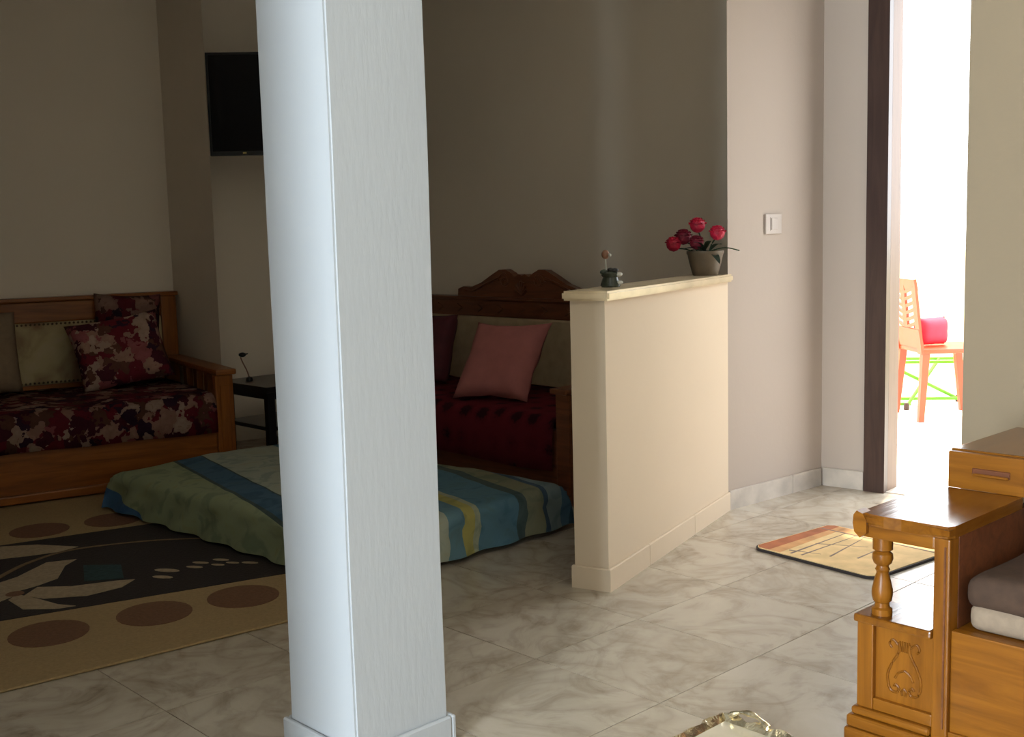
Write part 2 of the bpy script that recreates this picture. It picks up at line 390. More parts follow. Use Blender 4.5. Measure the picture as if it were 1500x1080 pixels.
# near-room walls behind the camera
K1 = V2(-.52, -3.89); K2 = V2(4.0, .4)
w2 = V2(WIN.x, WIN.y)
wall_prism('wall_behind', [(w2+b2*.65, K1, 0, H, -.15), (L1, w2-b2*.65, 0, H, -.15), (w2-b2*.65, w2+b2*.65, 2.15, H, -.15)], 'near_wall', 'wall with the balcony opening behind the camera')
fr = bmesh.new()
for s0, s1, z0, z1 in ((-.65, -.59, 0, 2.15), (.59, .65, 0, 2.15), (-.59, .59, 2.09, 2.15)):
    pA, pB = w2+b2*s0, w2+b2*s1
    add_prism(fr, [pA-a2*.02, pB-a2*.02, pB-a2*.08, pA-a2*.08], z0, z1)
props(link('window_1', fr, 'doorwood'), 'frame of the balcony opening behind the camera', kind='structure')
wall_prism('wall_near_right', [(K1, K2, 0, H, -.15)], 'near_wall', 'wall out of view on the right')
# wall behind the near sofa with its free end showing beside the doorway
RW0 = V2(1.313, 3.293)
wall_prism('wall_right', [(RW0, K2+b2*.1, 0, H, .14)], 'tan_wall', 'tan wall end behind the near sofa, right of the bright doorway')
# hall wall with the switch, then the door wall
S0, S1 = V2(.907, 4.752), V2(1.42, 5.182)
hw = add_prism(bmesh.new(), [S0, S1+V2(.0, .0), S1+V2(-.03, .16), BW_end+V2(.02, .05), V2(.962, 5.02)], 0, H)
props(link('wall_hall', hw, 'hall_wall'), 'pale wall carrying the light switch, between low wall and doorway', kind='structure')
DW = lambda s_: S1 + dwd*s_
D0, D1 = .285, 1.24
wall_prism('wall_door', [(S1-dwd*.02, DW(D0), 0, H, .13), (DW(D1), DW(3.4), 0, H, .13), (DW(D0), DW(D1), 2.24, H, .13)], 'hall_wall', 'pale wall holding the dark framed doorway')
wall_prism('wall_hall_end', [(DW(3.3), K2+b2*.1+a2*.14, 0, H, .12)], 'hall_wall', 'end wall of the hall, out of view')
# door frame
dfr = empty('door_1', at(DW(D0)), 0); props(dfr, 'tall dark brown door frame around the bright opening', kind='structure')
def local_pts(root, pts): return [(p.x-root.location.x, p.y-root.location.y) for p in pts]
dn = door_n
def dpris(s0, s1, k0, k1, z0, z1, bm=None):
    return add_prism(bm or bmesh.new(), local_pts(dfr, [DW(s0)+dn*k0, DW(s1)+dn*k0, DW(s1)+dn*k1, DW(s0)+dn*k1]), z0, z1)
link('casing', dpris(D0-.075, D0+.02, -.02, .02, 0, 2.26), 'doorwood', dfr)
link('casing', dpris(D1-.02, D1+.075, -.02, .02, 0, 2.26), 'doorwood', dfr)
link('casing', dpris(D0-.075, D1+.075, -.021, .019, 2.2, 2.3), 'doorwood', dfr)
link('jamb', dpris(D0, D0+.02, .021, .13, 0, 2.2), 'jamb', dfr)
link('jamb', dpris(D1-.02, D1, .021, .13, 0, 2.2), 'jamb', dfr)
link('jamb', dpris(D0+.02, D1-.02, .021, .13, 2.2, 2.24), 'jamb', dfr)
link('sill', dpris(D0+.02, D1-.02, .0, .13, -.01, .004), 'skirting', dfr)
# ceiling
props(link('ceiling', flat_bm([V2(-5.4, -.2), K1-a2*.3-b2*.2+V2(0, -.2), K2+b2*.5, DW(3.4)+dn*.1, S1+dn*.12, (1.2, 5.7), CF+V2(.1, .3), L0+V2(-.3, .3)], H, H+.15), 'ceiling'), 'plain ceiling above the rooms, out of view', kind='structure')

# low wall with its marble top
hd = (S0 - V2(.301, 3.68)).normalized(); hn = V2(-hd.y, hd.x)        # hn points to the salon side
h0 = V2(.305, 3.69); h1 = S0
lw = props(link('wall_low', add_prism(bmesh.new(), [h0, h1, h1+hn*.125+hd*.03, h0+hn*.125]  , 0, .9715), 'low_wall'), 'waist-high cream partition wall between salon and hall', kind='structure')
cp = bmesh.new(); add_prism(cp, [h0-hd*.025-hn*.025, h1-hn*.025+hd*.0, h1+hn*.15+hd*.04, h0-hd*.025+hn*.145], .9715, 1.003)
bmesh.ops.bevel(cp, geom=[e for e in cp.edges], offset=.007, segments=2, affect='EDGES')
link('marble_top', cp, 'cap', lw, label='polished cream marble slab capping the low wall')
# skirting, one object per run, its stone lengths as pieces
def skirting(name, p, d, nrm, cuts, h, proud, mat='skirting', label=None):
    root = empty(name, at(p)); props(root, label, kind='structure')
    for s0, s1 in zip(cuts, cuts[1:]):
        g = .0015
        q0, q1 = d*(s0+g), d*(s1-g)
        bm = add_prism(bmesh.new(), [q0+nrm*proud, q1+nrm*proud, q1+nrm*.0, q0+nrm*.0], 0, h)
        bmesh.ops.bevel(bm, geom=[e for e in bm.edges if all(v_.co.z > h-.001 for v_ in e.verts)], offset=.003, segments=1, affect='EDGES')
        link('skirting_tile', bm, mat, root)
    return root
skirting('baseboard_low_wall', h0, hd, -hn, [-.012, .33, .79, 1.225], .078, .011, 'low_wall', 'stone skirting along the hall face of the low wall')
skirting('baseboard_low_wall_end', h0-hn*.011, hn, -hd, [0, .145], .078, .012, 'low_wall', 'stone skirting block on the end of the low wall')
sd = (S1-S0).normalized(); sn = V2(sd.y, -sd.x)
skirting('baseboard_hall', S0, sd, sn, [0, .44, .658], .082, .010, 'skirting', 'stone skirting below the light switch wall')
skirting('baseboard_door_wall', S1, dwd, -door_n, [.012, .205], .085, .010, 'skirting', 'short stone skirting beside the door frame')
# the square column
cc = V2(-.366, 2.41) + a2*.132 - b2*.132
col = props(link('column', bmesh.new(), 'column'), 'white plastered square column standing in the foreground', kind='structure')
bm = bmesh.new(); add_box(bm, -.132, .132, -.132, .132, 0, H)
ed = [e for e in bm.edges if abs(e.verts[0].co.z-e.verts[1].co.z) > 1]
bmesh.ops.bevel(bm, geom=ed, offset=.005, segments=2, affect='EDGES')
bmesh.ops.subdivide_edges(bm, edges=[e for e in bm.edges if abs(e.verts[0].co.z-e.verts[1].co.z) > 1], cuts=40)
for v_ in bm.verts:
    k = noise.noise(Vector((v_.co.x*2, v_.co.y*2, v_.co.z*2.3))); v_.co.x += .003*k; v_.co.y += .003*noise.noise(Vector((v_.co.z*2.1, v_.co.x*3, 5)))
bmesh.ops.recalc_face_normals(bm, faces=bm.faces); bm.to_mesh(col.data); bm.free()
col.location = at(cc); col.rotation_euler = (0, 0, rz_t)
bm = bmesh.new()
for x0, x1, y0, y1 in ((-.147, .147, -.147, -.133), (-.147, .147, .133, .147), (-.147, -.133, -.133, .133), (.133, .147, -.133, .133)):
    add_box(bm, x0, x1, y0, y1, 0, .066, .004, 1)
link('column_skirting', bm, 'column', col)

# terrace beyond the door
o_t = flat_bm([DW(-4)+dn*.131, DW(7)+dn*.131, DW(7)+dn*9, DW(-4)+dn*9], -.1, 0.0)
props(link('floor_terrace', o_t, 'terrace_floor'), 'sunlit pale terrace floor beyond the doorway', kind='structure')
tw0 = V2(2.87, 7.95)
wall_prism('wall_terrace', [(tw0 - dwd*4, tw0 + dwd*4, 0, 1.0, .12)], 'terrace_wall', 'pale yellow terrace parapet beyond the doorway')

# ------------------------------------------------------------------ floral sofa on the left
r1 = math.atan2(e1.y, e1.x)
def leg_bm(x0, x1, y0, y1, z1): return box(x0, x1, y0, y1, 0, z1, .004, 1)
sf = empty('wooden_sofa', at(O1), r1, 'reddish wooden sofa with floral seat cover and nailed cream back, against left wall', 'sofa')
LS = 2.35
link('front_board', box(-LS, -.09, .012, .04, .03, .34, .004), 'wood_dark', sf)
link('bottom_moulding', box(-LS, -.09, 0, .045, .018, .06, .008), 'wood_dark', sf)
for x0, x1 in ((-.09, 0), (-LS, -LS+.09)):
    g = link('arm_post', box(x0, x1, 0, .05, 0, .53, .005), 'wood_dark_z', sf)
    bm = bmesh.new(); add_box(bm, x0+.02, x1-.02, -.008, .0, .10, .48, .003, 1)
    link('post_fillet', bm, 'wood_dark_z', g)
    bm = bmesh.new(); add_box(bm, x0-.004, x1+.012, -.03, .92, .53, .56, .01)
    link('arm_rail', bm, 'wood_dark', sf)
    link('arm_side_board', box(x0+.02, x1-.02, .05, .92, .03, .36, .003), 'wood_dark', sf)
    for y in (.22, .40, .58):
        link('arm_slat', box(x0+.028, x1-.028, y, y+.06, .36, .53, .003), 'wood_dark_z', sf)
for x0, x1 in ((-.085, 0), (-LS, -LS+.085)):
    link('back_post', box(x0, x1, .92, 1.0, 0, .895, .006), 'wood_dark_z', sf)
link('top_rail', box(-LS+.085, -.085, .93, .985, .785, .895, .006), 'wood_dark', sf)
link('rail_cap', box(-LS-.01, .012, .91, 1.005, .895, .918, .007), 'wood_dark', sf)
link('back_panel', box(-LS+.085, -.085, .927, .98, .45, .785, .012), 'brocade', sf, label='faded cream brocade back panel')
link('lower_rail', box(-LS+.085, -.085, .93, .985, .33, .45, .004), 'wood_dark', sf)
bm = bmesh.new()
for zz in (.775, .462):
    k = 0
    while k*.022 < LS-.2:
        bmesh.ops.create_icosphere(bm, subdivisions=1, radius=.007, matrix=Matrix.Translation((-LS+.1+k*.022, .925, zz))); k += 1
link('nail_trim', bm, 'nail', sf, kind='stuff', label='rows of dark round upholstery nails')
# seat cushion and cover (wavy hem)
def cover_bm(x0, x1, y0, y1, ztop, zhem, seed, over=.012, nx=60):
    bm = bmesh.new(); rows = []
    prof = [(y1, ztop-.01), ((y0+y1)/2, ztop), (y0+.06, ztop), (y0+.02, ztop-.008), (y0-over*.5, ztop-.035), (y0-over, ztop-.09), (y0-over, (ztop+zhem)/2-.03), (y0-over, zhem)]
    for k, (y, z) in enumerate(prof):
        row = []
        for i in range(nx+1):
            x = x0+(x1-x0)*i/nx; nz = noise.noise(Vector((x*6, k*.35, seed))); nz2 = noise.noise(Vector((x*2.5, k*.2, seed+9)))
            row.append(bm.verts.new((x, y + (.008*nz - .006 if k > 4 else 0), z + (.010*nz + .006*nz2 if k < 5 else (.022*nz2 if k == 7 else 0)))))
        rows.append(row)
    for a, c in zip(rows, rows[1:]):
        for i in range(nx): bm.faces.new((a[i], a[i+1], c[i+1], c[i]))
    bmesh.ops.solidify(bm, geom=list(bm.faces), thickness=.006)
    return bm
link('seat_mattress', box(-LS+.1, -.1, .05, .91, .30, .425, .03, 3), 'taupe', sf)
link('seat_cover', cover_bm(-LS+.092, -.094, -.002, .91, .44, .25, 3), 'floral', sf, 'all', label='burgundy, pink and cream floral seat cover hanging over the front')
for x in (-.12, -LS+.04): link('foot', leg_bm(x, x+.07, .05, .12, .0301), 'wood_dark', sf)
def on_sofa(fr_o, ex, ny, lx, ly): return fr_o + ex*lx + ny*ly
def place_cushion(name, bm, mat, origin, rz, z, lean, yaw, rollr, label, cat='cushion', group=None):
    o = link(name, bm, mat, None, 'all'); props(o, label, cat, group)
    o.location = (origin.x, origin.y, z)
    o.rotation_euler = (Matrix.Rotation(rz+yaw, 3, 'Z') @ Matrix.Rotation(-lean, 3, 'X') @ Matrix.Rotation(rollr, 3, 'Y')).to_euler()
    return o
place_cushion('cushion', cushion_bm(.48, .40, .15, seed=2, ears=.07), 'floral2', on_sofa(O1, e1, n1_, -.36, .575), r1, .45, .48, -.12, -.16, 'burgundy floral cushion leaning in the right corner of the floral sofa')
place_cushion('cushion', cushion_bm(.36, .47, .11, seed=4), 'floral3', on_sofa(O1, e1, n1_, -.30, .862), r1, .45, .06, .02, .06, 'second floral cushion standing upright behind the leaning floral one')
place_cushion('cushion', cushion_bm(.46, .42, .14, seed=6, ears=.03), 'taupe', on_sofa(O1, e1, n1_, -1.10, .70), r1, .45, .25, 0, 0, 'plain taupe cushion at the left picture edge on the floral sofa')

# ------------------------------------------------------------------ carved sofa at the back
O2 = V2(.24, 4.87); e2, n2_ = b2, a2; r2 = math.atan2(e2.y, e2.x); L2 = 2.15
s2 = empty('wooden_sofa', at(O2), r2, 'dark wooden sofa with carved crest and crimson seat cover behind the low wall', 'sofa')
link('front_board', box(-L2+.08, -.08, .015, .045, .05, .33, .004), 'wood_deep', s2)
for x0, x1 in ((-.08, 0), (-L2, -L2+.08)):
    link('arm_post', box(x0, x1, 0, .055, 0, .495, .005), 'wood_deep', s2)
    link('arm_rail', box(x0-.012, x1+.008, -.025, .75, .495, .52, .008), 'wood_deep', s2)
    link('arm_side_board', box(x0+.018, x1-.018, .055, .75, .05, .495, .003), 'wood_deep', s2)
    link('back_post', box(x0, x1, .75, .83, 0, .83, .005), 'wood_deep', s2)
link('top_rail', box(-L2+.08, -.08, .76, .82, .735, .825, .004), 'wood_deep', s2)
link('rail_cap', box(-L2-.01, .01, .745, .835, .825, .845, .006), 'wood_deep', s2)
link('back_panel', box(-L2+.08, -.08, .76, .81, .33, .735, .012), 'uphol', s2, label='beige upholstered back panel')
for k in range(11):
    x = -L2/2 + (k-5)*.17
    bm = bmesh.new(); add_prism(bm, [(x-.035, .756), (x, .752), (x+.035, .756), (x, .762)], .755, .81)
    bm2 = bmesh.new(); add_slab_y(bm2, [(x-.04, .78), (x, .757), (x+.04, .78), (x, .803)], .752, .762); bm.free()
    link('carved_lozenge', bm2, 'wood_deep', s2)
# scrolled crest: two swelling shoulders, a dip with a shell between
cx = -1.06
half = [(0, .965), (.025, .972), (.055, .958), (.085, .978), (.13, .998), (.18, .995), (.245, .965), (.33, .922), (.42, .895), (.48, .90), (.525, .885), (.53, .84)]
pts = [(cx+x, z) for x, z in half] + [(cx-x, z) for x, z in half[::-1][:-1]]
bm = add_slab_y(bmesh.new(), pts, .765, .81)
link('carved_crest', bm, 'wood_deep', s2)
for sgn in (-1, 1):
    bm = bmesh.new(); pts = []
    for k in range(22):
        a_ = k*.42; rr = .045*(1-k/26)
        pts.append((cx+sgn*(.135+rr*math.cos(a_)), .762, .935+rr*math.sin(a_)))
    add_tube(bm, pts, .006, 6)
    add_tube(bm, smooth_path([(cx+sgn*.17, .762, .955), (cx+sgn*.28, .762, .92), (cx+sgn*.40, .762, .875), (cx+sgn*.48, .762, .88)], 5), .007, 6)
    link('scroll_carving', bm, 'wood_deep', s2)
bm = bmesh.new()
for k in range(-3, 4):
    a_ = k*.38; add_tube(bm, [(cx, .763, .86), (cx+.05*math.sin(a_), .758, .86+.075*math.cos(a_))], [.006, .010], 6)
link('shell_carving', bm, 'wood_deep', s2)
link('seat_mattress', box(-L2+.09, -.09, .05, .75, .27, .375, .03, 3), 'maroon', s2)
link('seat_cover', cover_bm(-L2+.085, -.085, -.002, .75, .39, .15, 5), 'red_cover', s2, 'all', label='crimson seat cover with a row of dark motifs')
place_cushion('pillow', cushion_bm(.44, .44, .13, seed=8, ears=.11, wr=.02), 'pink', on_sofa(O2, e2, n2_, -.665, .14), r2, .395, .62, .22, -.02, 'pink pillow leaning back on the crimson sofa seat', 'pillow')
place_cushion('cushion', cushion_bm(.42, .38, .15, seed=11), 'maroon', on_sofa(O2, e2, n2_, -1.50, .38), r2, .40, .30, .1, .0, 'dark maroon cushion on the crimson sofa, half behind the column')

# ------------------------------------------------------------------ rug
ru = empty('patterned_rug', (-.457, 3.66, 0), math.atan2(.603, .798), 'beige rug with black centre band, brown ovals and cream flower beside the floral sofa', 'rug')
link('rug_base', box(-2.9, .02, 0, 2.3, .001, .009, .003, 1), 'rug_beige', ru)
link('centre_band', flat_bm([(-2.8, .90), (-1.039, .61), (-.05, .45), (-.05, 1.49), (-.811, 1.589), (-2.8, 1.86)], .009, .0105), 'rug_black', ru)
def ell(cx_, cy_, rx, ry, n_=28, rot=0):
    return [(cx_+rx*math.cos(2*PI*k/n_)*math.cos(rot)-ry*math.sin(2*PI*k/n_)*math.sin(rot), cy_+rx*math.cos(2*PI*k/n_)*math.sin(rot)+ry*math.sin(2*PI*k/n_)*math.cos(rot)) for k in range(n_)]
for cx_, cy_ in ((-.95, .385), (-.632, .35), (-.340, .32), (-1.28, .42), (-1.6, .46), (-.05, .29), (-.62, 1.735), (-.325, 1.70), (-.92, 1.76), (-1.24, 1.80)):
    link('oval', flat_bm(ell(cx_, cy_, .118, .122), .009, .0105), 'rug_brown', ru)
z0, z1 = .0105, .012
link('flower_petal', flat_bm([(-.905, 1.456), (-.875, 1.53), (-.816, 1.566), (-.692, 1.492), (-.576, 1.347), (-.663, 1.326), (-.764, 1.345), (-.861, 1.374)], z0, z1), 'rug_cream', ru)
link('flower_petal', flat_bm([(-.937, 1.048), (-.871, 1.079), (-.737, 1.201), (-.635, 1.169), (-.694, 1.111), (-.763, .959), (-.843, .919), (-.916, .898), (-.971, .905)], z0, z1), 'rug_cream', ru)
link('flower_petal', flat_bm([(-.848, .901), (-.751, .827), (-.612, .787), (-.555, .758), (-.621, .698), (-.745, .682), (-.868, .751), (-.91, .83)], z0, z1), 'rug_cream', ru)
link('flower_petal', flat_bm([(-.964, .816), (-.925, .863), (-.884, .765), (-.848, .653), (-.807, .597), (-.861, .607), (-.952, .679)], z0+.0001, z1+.0001), 'rug_cream', ru)
link('flower_petal', flat_bm([(-1.22, 1.02), (-1.05, 1.05), (-.93, .95), (-.92, .86), (-1.02, .80), (-1.18, .86)], z0+.0002, z1+.0002), 'rug_cream', ru)
link('flower_heart', flat_bm(ell(-.93, .87, .03, .03), z1, z1+.001), 'rug_brown', ru)
sp = smooth_path([(-.95, 1.09, 0), (-.92, 1.123, 0), (-.788, 1.247, 0), (-.607, 1.319, 0), (-.344, 1.248, 0), (-.15, 1.128, 0)], 6)
lo, hi = [], []
for k, p in enumerate(sp):
    t = (sp[min(k+1, len(sp)-1)]-sp[max(k-1, 0)]).normalized(); nr = Vector((-t.y, t.x, 0))*.013*(1-.6*k/len(sp))
    lo.append(p-nr); hi.append(p+nr)
link('flower_stem', flat_bm([(p.x, p.y) for p in lo] + [(p.x, p.y) for p in hi[::-1]], z0, z1), 'rug_stem', ru)
for (cx_, cy_), s_ in zip(((-.427, .788), (-.469, .718), (-.334, .761), (-.295, .80), (-.222, .784), (-.257, .73), (-.205, .718), (-.156, .674)), (1.5, 1.2, 1, 1, 1, .8, .8, 1)):
    link('small_leaf', flat_bm(ell(cx_, cy_, .034*s_, .012*s_, 10, -.9), z0, z1), 'rug_cream', ru)
link('teal_patch', flat_bm([(-.64, 1.07), (-.53, .98), (-.58, .80), (-.70, .86)], z0, z1-.0006), 'rug_teal', ru)

# ------------------------------------------------------------------ mattress on the floor under a striped quilt
bo = V2(-.534, 3.757); ba = V2(.700, .714).normalized(); bb = V2(-ba.y, ba.x)
bd = empty('floor_mattress', at(bo), math.atan2(ba.y, ba.x), 'low mattress on the floor covered by a blue and green striped quilt', 'mattress')
WB, LB, HB = 1.07, 1.80, .185
link('mattress_core', box(.04, WB-.04, .04, LB-.04, .013, HB-.03, .04, 3), 'taupe', bd)
def unroll(s_, W, r_=.055):
    arc = r_*PI/2
    def f(u):
        if u >= r_: return u, 0
        if u >= r_-arc:
            a_ = (r_-u)/r_; return r_-r_*math.sin(a_), r_*(1-math.cos(a_))
        return 0, r_+(r_-arc-u)
    if s_ < W/2: return f(s_)
    x, d = f(W-s_); return W-x, d
bm = bmesh.new(); uvl = bm.loops.layers.uv.new('UVMap'); NX, NY = 70, 90; vv = {}; suv = {}
mx_ = .145
for i in range(NX+1):
    for j in range(NY+1):
        sx_, sy_ = -mx_+(WB+2*mx_)*i/NX, -mx_+(LB+2*mx_)*j/NY
        x, dx = unroll(sx_, WB); y, dy = unroll(sy_, LB)
        d = max(dx, dy); nz = noise.noise(Vector((sx_*3.2, sy_*3.2, 1))); nz3 = noise.noise(Vector((sx_*9, sy_*9, 4)))
        z = HB - d*(HB-.016)/(.055+.145-.055+.0314) + (.012*nz+.004*nz3)*(1 if d < .03 else .3)
        z = max(z, .0145)
        if d > .06:
            flare = .03*(d-.06)/.12 + .012*nz + .012*math.sin((sx_+sy_)*26)
            if dx >= dy: x += flare*(-1 if sx_ < WB/2 else 1)
            if dy >= dx: y += flare*(-1 if sy_ < LB/2 else 1)
        vv[i, j] = bm.verts.new((x, y, z)); suv[i, j] = (sx_ - .238*sy_ + .25 + .012*nz, sy_)
for i in range(NX):
    for j in range(NY):
        ks = [(i, j), (i+1, j), (i+1, j+1), (i, j+1)]
        f = bm.faces.new([vv[k] for k in ks])
        for l_, k in zip(f.loops, ks): l_[uvl].uv = suv[k]
link('striped_quilt', bm, 'quilt', bd, 'all')

# ------------------------------------------------------------------ side table with ornament
st_o = V2(-1.235, 5.70)
stb = empty('side_table', at(st_o), math.atan2(a2.y, a2.x), 'small black side table between the floral sofa and the column', 'table')   # local x along A, y along -B
for x in (.0, .405):
    for y in (.0, .405):
        link('leg', box(x, x+.042, y, y+.042, 0, .425, .003, 1), 'black', stb)
link('table_top', box(-.015, .462, -.015, .462, .425, .455, .004), 'black', stb)
link('apron', box(.012, .435, .012, .435, .385, .4245, .003, 1), 'black', stb)
link('shelf', box(.005, .442, .005, .442, .225, .245, .003, 1), 'black', stb)
orn = empty('ornament', at(st_o + a2*.075 - b2*.30, .455), 0, 'thin curved ornament with a dark head standing on the black side table', 'ornament')
link('foot', add_lathe(bmesh.new(), [(.018, 0), (.019, .006), (.016, .018), (.006, .024)], seg=14), 'black', orn, True)
link('stem', add_tube(bmesh.new(), smooth_path([(0, 0, .022), (-.012, 0, .06), (-.03, 0, .10), (-.040, 0, .128)], 5), .0035, 8), 'rust', orn, True)
bm = bmesh.new(); bmesh.ops.create_uvsphere(bm, u_segments=12, v_segments=8, radius=.016, matrix=Matrix.Translation((-.03, 0, .140)) @ Matrix.Diagonal((1.25, .8, .8, 1)))
add_tube(bm, [(-.018, 0, .142), (.0, 0, .145)], [.006, .003], 6)
link('head', bm, 'black', orn, True)

# ------------------------------------------------------------------ television
tv = empty('television', (-1.540, 6.03, 0), math.radians(4), 'black flat television on a wall bracket, partly behind the column', 'television')
TZ0, TZ1, TWD = 1.633, 2.158, .98
link('back_shell', box(.06, TWD-.06, .025, .055, TZ0+.05, TZ1-.05, .01), 'tvplastic', tv)
bm = bmesh.new()
for x0, x1, zA, zB in ((0, TWD, TZ0, TZ0+.022), (0, TWD, TZ1-.012, TZ1), (0, .012, TZ0+.022, TZ1-.012), (TWD-.012, TWD, TZ0+.022, TZ1-.012)): add_box(bm, x0, x1, -.004, .028, zA, zB)
link('bezel', bm, 'tvplastic', tv)
link('screen', box(.012, TWD-.012, 0, .024, TZ0+.022, TZ1-.012), 'screen', tv)
link('badge', box(.168, .186, -.006, -.004, TZ0+.008, TZ0+.016), 'gold', tv)
bm = bmesh.new(); add_box(bm, TWD/2-.12, TWD/2+.12, .055, .075, 1.8, 2.05)
add_box(bm, TWD/2-.02, TWD/2+.02, .075, .52, 1.9, 1.96)
link('wall_bracket', bm, 'black', tv)

# ------------------------------------------------------------------ things on the low wall
def cap_pt(t, off=.06): return h0 + hd*t + hn*off
fp = empty('flower_pot', at(cap_pt(1.12), 1.003), 0, 'small brown flower pot with red carnations on the far end of the low wall', 'plant pot')
link('pot', add_lathe(bmesh.new(), [(.048, 0), (.052, .004), (.066, .055), (.072, .084), (.076, .090), (.076, .100), (.068, .100), (.062, .085), (.02, .08)], seg=24), 'clay', fp, True)
# carnation: ruffled ball of petals
def carnation_bm(r_, seed):
    bm = bmesh.new(); random.seed(seed)
    for ring, (n_, tilt, sc) in enumerate(((9, 1.35, 1.0), (8, .95, .95), (7, .55, .9), (5, .2, .85))):
        for k in range(n_):
            az = 2*PI*k/n_ + ring*.4 + random.uniform(-.15, .15)
            d = Vector((math.cos(az)*math.sin(tilt), math.sin(az)*math.sin(tilt), math.cos(tilt))); s_ = Vector((-math.sin(az), math.cos(az), 0)); u_ = d.cross(s_)
            c0 = bm.verts.new(d*r_*.15); row = []
            for q_ in range(5):
                f_ = (q_-2)/2
                row.append(bm.verts.new(d*r_*sc*(1-.08*abs(f_)+random.uniform(-.06, .08)) + s_*f_*r_*.42 + u_*r_*random.uniform(-.14, .14)))
            for q_ in range(4): bm.faces.new((c0, row[q_], row[q_+1]))
    bmesh.ops.create_icosphere(bm, subdivisions=2, radius=r_*.86)
    return bm
vr = Vector((.985, -.17, 0))                                          # sideways as seen from the hall
heads = [(-.030, .205, .0, .037, 'petal'), (.048, .172, -.01, .036, 'petal'), (-.128, .130, .0, .036, 'petal'), (-.085, .158, .02, .038, 'petal_dark'), (-.038, .135, -.02, .034, 'petal_dark')]
for k, (dx, z, dy, r_, mt) in enumerate(heads):
    P = vr*dx + Vector((0, dy, z))
    bm = carnation_bm(r_, 20+k); bmesh.ops.translate(bm, vec=P, verts=bm.verts)
    s_ = link('stem', add_tube(bmesh.new(), smooth_path([(vr*dx*.2)+Vector((0, dy*.3, .082)), vr*dx*.6+Vector((0, dy, z*.6+.03)), P-Vector((0, 0, r_*.5))], 5), .0032, 6), 'leaf', fp, True)
    link('carnation', bm, mt, s_, label='bright red carnation head' if mt == 'petal' else 'darker red carnation head')
def leaf_bm(p0, p1, wd, droop=.01):
    p0, p1 = Vector(p0), Vector(p1); d = p1-p0; s_ = d.cross(Vector((0, 0, 1)))
    s_ = s_.normalized() if s_.length > 1e-4 else Vector((1, 0, 0)); bm = bmesh.new(); L_, R_ = [], []; mid = []
    for k in range(7):
        t = k/6; c_ = p0+d*t+Vector((0, 0, droop*math.sin(PI*t))); w_ = wd*math.sin(PI*min(1, t*.93+.07))**.8
        L_.append(bm.verts.new(c_+s_*w_+Vector((0, 0, w_*.3)))); R_.append(bm.verts.new(c_-s_*w_+Vector((0, 0, w_*.3)))); mid.append(bm.verts.new(c_))
    for k in range(6): bm.faces.new((L_[k], L_[k+1], mid[k+1], mid[k])); bm.faces.new((mid[k], mid[k+1], R_[k+1], R_[k]))
    bmesh.ops.solidify(bm, geom=list(bm.faces), thickness=.0015); return bm
for (x0, z0_, y0_), (x1, z1_, y1_), wd in (((0, .095, 0), (-.10, .108, -.02), .014), ((.0, .095, -.02), (-.055, .135, -.05), .018), ((.01, .10, -.03), (.045, .045, -.088), .018), ((.02, .1, 0), (.06, .125, -.05), .015), ((-.01, .1, -.03), (-.04, .11, -.08), .016), ((0, .1, .01), (.03, .14, .04), .015), ((-.02, .1, 0), (-.07, .085, .04), .012)):
    link('leaf', leaf_bm(vr*x0+Vector((0, y0_, z0_)), vr*x1+Vector((0, y1_, z1_)), wd), 'leaf', fp, 'all')
link('tendril', add_tube(bmesh.new(), smooth_path([vr*.02+Vector((0, -.02, .10)), vr*.07+Vector((0, -.06, .112)), vr*.12+Vector((0, -.09, .100))], 5), .0025, 6), 'leaf', fp, True)
fg = empty('figurine', at(cap_pt(.225, .080), 1.003), 0, 'tiny dark green ceramic ornament with a ball on a stem, near end of low wall', 'ornament')
link('body', add_lathe(bmesh.new(), [(.032, 0), (.035, .006), (.030, .022), (.026, .034), (.031, .040), (.033, .048), (.024, .054), (.008, .056)], seg=18), 'olive', fg, True)
for dx, z, mt, r_ in ((-.022, .052, 'olive', .012), (.014, .058, 'black', .010), (.028, .044, 'pale_glaze', .010), (.031, .016, 'pale_glaze', .009), (0, .060, 'black', .009)):
    bm = bmesh.new(); bmesh.ops.create_icosphere(bm, subdivisions=2, radius=r_, matrix=Matrix.Translation(vr*dx+Vector((0, -.012, z))) @ Matrix.Diagonal((1.3, .9, .8, 1)))
    link('ceramic_petal', bm, mt, fg, 'all')
link('stem', add_tube(bmesh.new(), [vr*(-.014)+Vector((0, 0, .05)), vr*(-.016)+Vector((0, 0, .10))], .0022, 6), 'pale_glaze', fg, True)
bm = bmesh.new(); bmesh.ops.create_uvsphere(bm, u_segments=14, v_segments=10, radius=.014, matrix=Matrix.Translation(vr*(-.016)+Vector((0, 0, .112))) @ Matrix.Diagonal((1, .7, 1.15, 1)))
link('ball', bm, 'rust', fg, 'all')
bm = bmesh.new(); bmesh.ops.create_icosphere(bm, subdivisions=2, radius=.006, matrix=Matrix.Translation(vr*(-.002)+Vector((0, -.006, .110)))); link('pale_bead', bm, 'pale_glaze', fg, 'all')

# ------------------------------------------------------------------ light switch
sw_p = S0 + sd*.30
sw = empty('light_switch', at(sw_p, 1.205), math.atan2(sd.y, sd.x), 'ivory square light switch on the hall wall above the skirting', 'switch')
link('plate', box(-.056, .056, -.009, 0, -.043, .043, .003), 'switch', sw)
link('rocker', box(-.02, .02, -.014, -.009, -.025, .025, .002), 'switch', sw)
bm = bmesh.new()
for x0, x1, zA, zB in ((-.026, .026, .025, .029), (-.026, .026, -.029, -.025), (-.026, -.022, -.025, .025), (.022, .026, -.025, .025)): add_box(bm, x0, x1, -.011, -.009, zA, zB)
link('inner_frame', bm, 'switch', sw)

